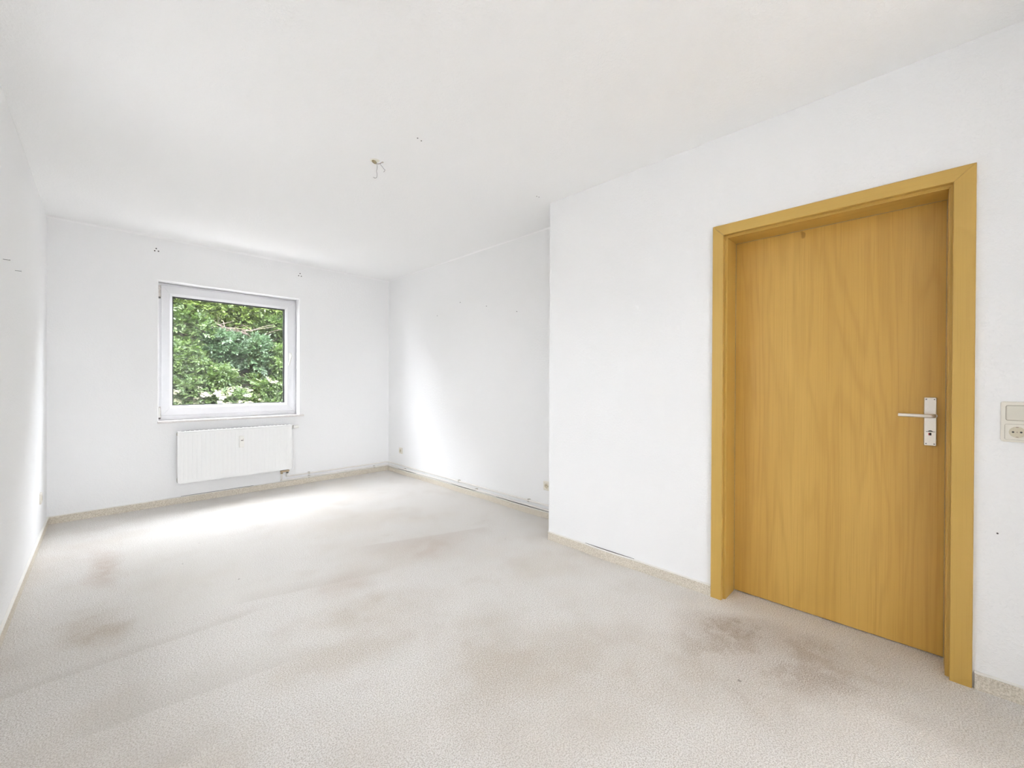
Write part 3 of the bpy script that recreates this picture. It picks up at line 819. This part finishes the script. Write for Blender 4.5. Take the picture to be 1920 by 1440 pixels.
for i, (y, z) in enumerate(((3.10, 1.772), (3.47, 1.788))):
    o = link('nail', nail_me, None)
    o.location = (xleft(y), y, z)
    tag(o, ('steel nail in the left wall, the higher one nearer the viewpoint', 'steel nail in the left wall, the lower one nearer the window')[i], 'nail', 'nails in the left wall')

# ================================================================== OUTSIDE: hillside
GZ = -0.7
gr = link('ground_outside', mesh_of('ground_outside', [(-40, -45, GZ), (40, -45, GZ), (40, 45, GZ), (-40, 45, GZ)], [(0, 1, 2, 3)]), M['grass'])
tag(gr, 'gravel ground around the house', 'ground', kind='structure')
BY0, BY1, BZ1 = 7.6, 12.6, 7.4
def bank_z(x, y):
    t = min(max((y - BY0) / (BY1 - BY0), 0), 1)
    return GZ + (BZ1 - GZ) * t + 0.25 * math.sin(1.3 * x + 0.7 * y) * t
nx, ny = 40, 24
bv, bf = [], []
for i in range(nx + 1):
    for j in range(ny + 1):
        x = -6 + 16 * i / nx; y = BY0 + (BY1 - BY0) * j / ny
        bv.append((x, y, bank_z(x, y) + random.uniform(-0.08, 0.08)))
for i in range(nx):
    for j in range(ny):
        a = i * (ny + 1) + j
        bf.append((a, a + ny + 1, a + ny + 2, a + 1))
bank = link('ground_bank', mesh_of('ground_bank', bv, bf, True), M['earth'])
tag(bank, 'steep overgrown hillside outside the window', 'hillside', kind='structure')

def leaf_mesh(name, P, D, Nn, Ln, Wd):
    """folded pointed leaves: base P, direction D, normal Nn, length Ln, width Wd (arrays)"""
    Sd = np.cross(D, Nn); Sd /= np.linalg.norm(Sd, axis=1, keepdims=True)
    n = len(P)
    L = Ln[:, None]; W_ = Wd[:, None]
    v = np.empty((n, 6, 3))
    v[:, 0] = P
    v[:, 1] = P + D * L * 0.40 + Sd * W_ * 0.5 + Nn * W_ * 0.10
    v[:, 2] = P + D * L * 0.78 + Sd * W_ * 0.33 - Nn * L * 0.03
    v[:, 3] = P + D * L - Nn * L * 0.12
    v[:, 4] = P + D * L * 0.78 - Sd * W_ * 0.33 - Nn * L * 0.03
    v[:, 5] = P + D * L * 0.40 - Sd * W_ * 0.5 + Nn * W_ * 0.10
    base = (np.arange(n) * 6)[:, None]
    q1 = base + np.array([0, 1, 2, 3]); q2 = base + np.array([0, 3, 4, 5])
    loops = np.concatenate([q1, q2], 1).reshape(-1).astype(np.int32)
    me = bpy.data.meshes.new(name)
    me.vertices.add(n * 6); me.vertices.foreach_set('co', v.reshape(-1).astype(np.float32))
    me.loops.add(len(loops)); me.loops.foreach_set('vertex_index', loops)
    npoly = n * 2
    me.polygons.add(npoly)
    me.polygons.foreach_set('loop_start', (np.arange(npoly) * 4).astype(np.int32))
    me.update(calc_edges=True); me.validate()
    return me

def unit(a): return a / np.linalg.norm(a, axis=-1, keepdims=True)

def shrub(name, label, pos, r, leaf, sprigs, ll, lw, per=7, blossom=0, group='shrubs on the hillside', cat='shrub'):
    """pos: centre of the crown; r = (rx, ry, rz)"""
    base_z = bank_z(pos[0], pos[1])
    root = empty(name, (pos[0], pos[1], base_z))
    tag(root, label, cat, group)
    c = np.array([0, 0, pos[2] - base_z]); rad_ = np.array(r)
    # sprigs on lumpy shell
    lumps = unit(rng.normal(size=(14, 3)))
    lumps[:, 1] = -abs(lumps[:, 1])
    lump_r = rng.uniform(0.28, 0.5, 14)
    which = rng.integers(0, 14, sprigs)
    dirs = unit(rng.normal(size=(sprigs, 3)) + np.array([0, -0.4, 0.35]))
    P0 = lumps[which] * 0.62 + dirs * lump_r[which][:, None] * rng.uniform(0.65, 1.0, (sprigs, 1))
    out = unit(P0 + dirs * 0.8)
    P0 = c + P0 * rad_
    rach = unit(out + rng.normal(size=(sprigs, 3)) * 0.55 + np.array([0, 0, -0.15]))
    nrm = unit(np.array([0, -0.35, 0.95]) + rng.normal(size=(sprigs, 3)) * 0.38)
    nrm = unit(nrm - rach * np.sum(nrm * rach, 1, keepdims=True))
    side = np.cross(rach, nrm)
    P, D, Nn = [], [], []
    for q in range(per):
        t = (q // 2) / (per / 2)
        sg = 0 if q == per - 1 else (1 if q % 2 else -1)
        P.append(P0 + rach * (t * ll * 1.7))
        D.append(unit(rach * (0.55 if sg else 1.0) + side * sg * 0.85 + rng.normal(size=(sprigs, 3)) * 0.16))
        Nn.append(nrm + rng.normal(size=(sprigs, 3)) * 0.22)
    P, D, Nn = np.concatenate(P), np.concatenate(D), np.concatenate(Nn)
    Nn = unit(Nn - D * np.sum(Nn * D, 1, keepdims=True))
    k = len(P)
    f = link('foliage', leaf_mesh('foliage', P, D, Nn, ll * rng.uniform(0.7, 1.2, k), lw * rng.uniform(0.7, 1.2, k)), leaf, root)
    f['kind'] = 'stuff'
    for q in range(4):
        e = c + np.array([rng.uniform(-.5, .5) * r[0], rng.uniform(-.5, .3) * r[1], rng.uniform(0, .6) * r[2]])
        pts = smooth_path([(rng.uniform(-.05, .05), rng.uniform(-.05, .05), -0.1), tuple(e * 0.45 + rng.normal(size=3) * 0.06), tuple(e)], 5)
        link('stem', tube_me('stem', pts, [0.022 - 0.017 * i / (len(pts) - 1) for i in range(len(pts))], 6), M['bark'], root)
    if blossom:
        dirs = unit(rng.normal(size=(blossom, 3)) * np.array([1, 0.7, 0.7]) + np.array([0, -0.75, 0.65]))
        C0 = c + dirs * rad_ * rng.uniform(0.80, 1.02, (blossom, 1))
        P, D, Nn = [], [], []
        for b in range(blossom):
            n0 = unit(np.array([0, -0.4, 0.9]) + rng.normal(size=3) * 0.25)
            a = unit(np.cross(n0, rng.normal(size=3))); bb = np.cross(n0, a)
            R_ = rng.uniform(0.04, 0.075)
            for q in range(26):
                rr_, th_ = R_ * math.sqrt(rng.uniform()), rng.uniform(0, 6.28)
                o = a * math.cos(th_) * rr_ + bb * math.sin(th_) * rr_ + n0 * (0.02 - rr_ * 0.2)
                for w_ in range(3):
                    th2 = th_ + w_ * 2.1
                    P.append(C0[b] + o); D.append(unit(a * math.cos(th2) + bb * math.sin(th2))); Nn.append(n0)
        P, D, Nn = np.array(P), np.array(D), np.array(Nn)
        k = len(P)
        b_ = link('blossom', leaf_mesh('blossom', P, D, Nn, np.full(k, 0.017), np.full(k, 0.014)), M['blossom'], root)
        b_['kind'] = 'stuff'; b_['label'] = 'cream white blossom clusters'
    return root

def seen(u, v, Y):
    """the place outside that lies behind image point (u, v) at depth Y"""
    d = fw + r2 * ((u - 960) / F_PX) + u2 * ((720 - v) / F_PX)
    t = Y / d.y
    return (d.x * t, Y, 1.2 + d.z * t)

Yl, Md, Bl = M['leaf_yellow'], M['leaf_mid'], M['leaf_blue']
plan = [  # u, v, depth, radii, leaf, sprigs, leaf length, width, blossom clusters, label
    (335, 575, 10.9, (0.75, 0.6, 0.60), Yl, 620, 0.085, 0.045, 0, 'yellow green shrub at the upper left of the hillside view'),
    (395, 580, 11.1, (0.80, 0.6, 0.50), Yl, 660, 0.080, 0.042, 0, 'bright yellow green shrub at the top of the window view'),
    (465, 590, 10.9, (0.75, 0.6, 0.55), Yl, 620, 0.085, 0.045, 0, 'yellow green shrub at the upper right of the window view'),
    (525, 590, 10.7, (0.60, 0.6, 0.60), Yl, 520, 0.085, 0.045, 0, 'olive green shrub at the top right edge of the window view'),
    (350, 630, 10.0, (0.55, 0.5, 0.50), Md, 560, 0.075, 0.042, 0, 'mid green shrub left of the bare brambles'),
    (520, 630, 9.9, (0.60, 0.5, 0.42), Md, 560, 0.085, 0.048, 0, 'mid green shrub right of the bare brambles'),
    (420, 660, 9.3, (0.48, 0.45, 0.42), Bl, 560, 0.072, 0.040, 0, 'blue green shrub in the middle of the window view'),
    (478, 675, 9.1, (0.42, 0.45, 0.44), Bl, 500, 0.075, 0.042, 0, 'darker blue green shrub right of the middle of the window view'),
    (340, 690, 9.0, (0.46, 0.45, 0.45), Md, 500, 0.070, 0.040, 0, 'mid green shrub at the left edge of the window view'),
    (523, 690, 8.9, (0.40, 0.45, 0.42), Md, 460, 0.080, 0.045, 0, 'mid green shrub at the right edge of the window view'),
    (395, 715, 8.5, (0.42, 0.40, 0.34), Md, 480, 0.066, 0.038, 0, 'low green shrub just above the white blossom'),
    (500, 730, 8.3, (0.40, 0.40, 0.32), Md, 460, 0.066, 0.038, 3, 'low leafy shrub at the lower right of the window view'),
    (350, 735, 8.0, (0.34, 0.35, 0.26), Md, 420, 0.060, 0.034, 22, 'blossoming shrub at the lower left of the window view'),
    (425, 757, 7.7, (0.52, 0.40, 0.27), Md, 560, 0.060, 0.034, 75, 'shrub thick with cream blossom at the bottom of the window view'),
    (500, 770, 7.6, (0.34, 0.35, 0.26), Md, 420, 0.060, 0.034, 8, 'green shrub with few blossoms at the bottom right of the window view'),
    (330, 785, 7.6, (0.34, 0.35, 0.26), Md, 420, 0.060, 0.034, 4, 'green shrub at the bottom left corner of the window view'),
    (240, 640, 10.0, (0.8, 0.6, 0.9), Md, 600, 0.085, 0.045, 0, 'large green shrub beyond the left window jamb'),
    (620, 640, 9.8, (0.8, 0.6, 0.9), Md, 600, 0.085, 0.045, 0, 'large green shrub beyond the right window jamb'),
]
def on_bank(u, v, lift):
    Y = 7.3
    while Y < 12.5:
        p = seen(u, v, Y)
        if bank_z(p[0], Y) > p[2] - lift: break
        Y += 0.02
    return Y
for u, v, Y0_, r, lf, ns, ll, lw, bl, lab in plan:
    Y = on_bank(u, v, 0.25)
    r = tuple(q * Y / Y0_ for q in r)
    shrub('shrub', lab, seen(u, v, Y), r, lf, int(ns * 1.6), ll * 0.74, lw * 0.74, 7, bl)

# bare brambles between the shrubs
def bramble(label, u, v, Y, n, spread, hgt):
    p = seen(u, v, Y)
    bz = bank_z(p[0], p[1])
    root = empty('bare_bramble', (p[0], p[1], bz))
    tag(root, label, 'bramble', 'bare brambles on the hillside')
    for q in range(n):
        a = rng.uniform(-1, 1); b = rng.uniform(-1, 1)
        st = np.array([a * spread, rng.uniform(-.2, .2), p[2] - bz + rng.uniform(-1, .2) * hgt])
        en = st + np.array([rng.uniform(-.5, .5), rng.uniform(-.3, .1), rng.uniform(-.20, .24)])
        md = (st + en) / 2 + np.array([0, -0.03, rng.uniform(0.0, 0.04)])
        pts = smooth_path([tuple(st), tuple(md), tuple(en)], 4)
        link('cane', tube_me('cane', pts, [0.0065 - 0.0045 * i / (len(pts) - 1) for i in range(len(pts))], 5), M['bare'], root)
bramble('tangle of bare brown brambles in the middle of the hillside view', 432, 622, on_bank(432, 622, 0.45), 85, 0.50, 0.28)
bramble('bare brown brambles at the left edge of the window view', 332, 628, on_bank(332, 628, 0.45), 26, 0.18, 0.35)
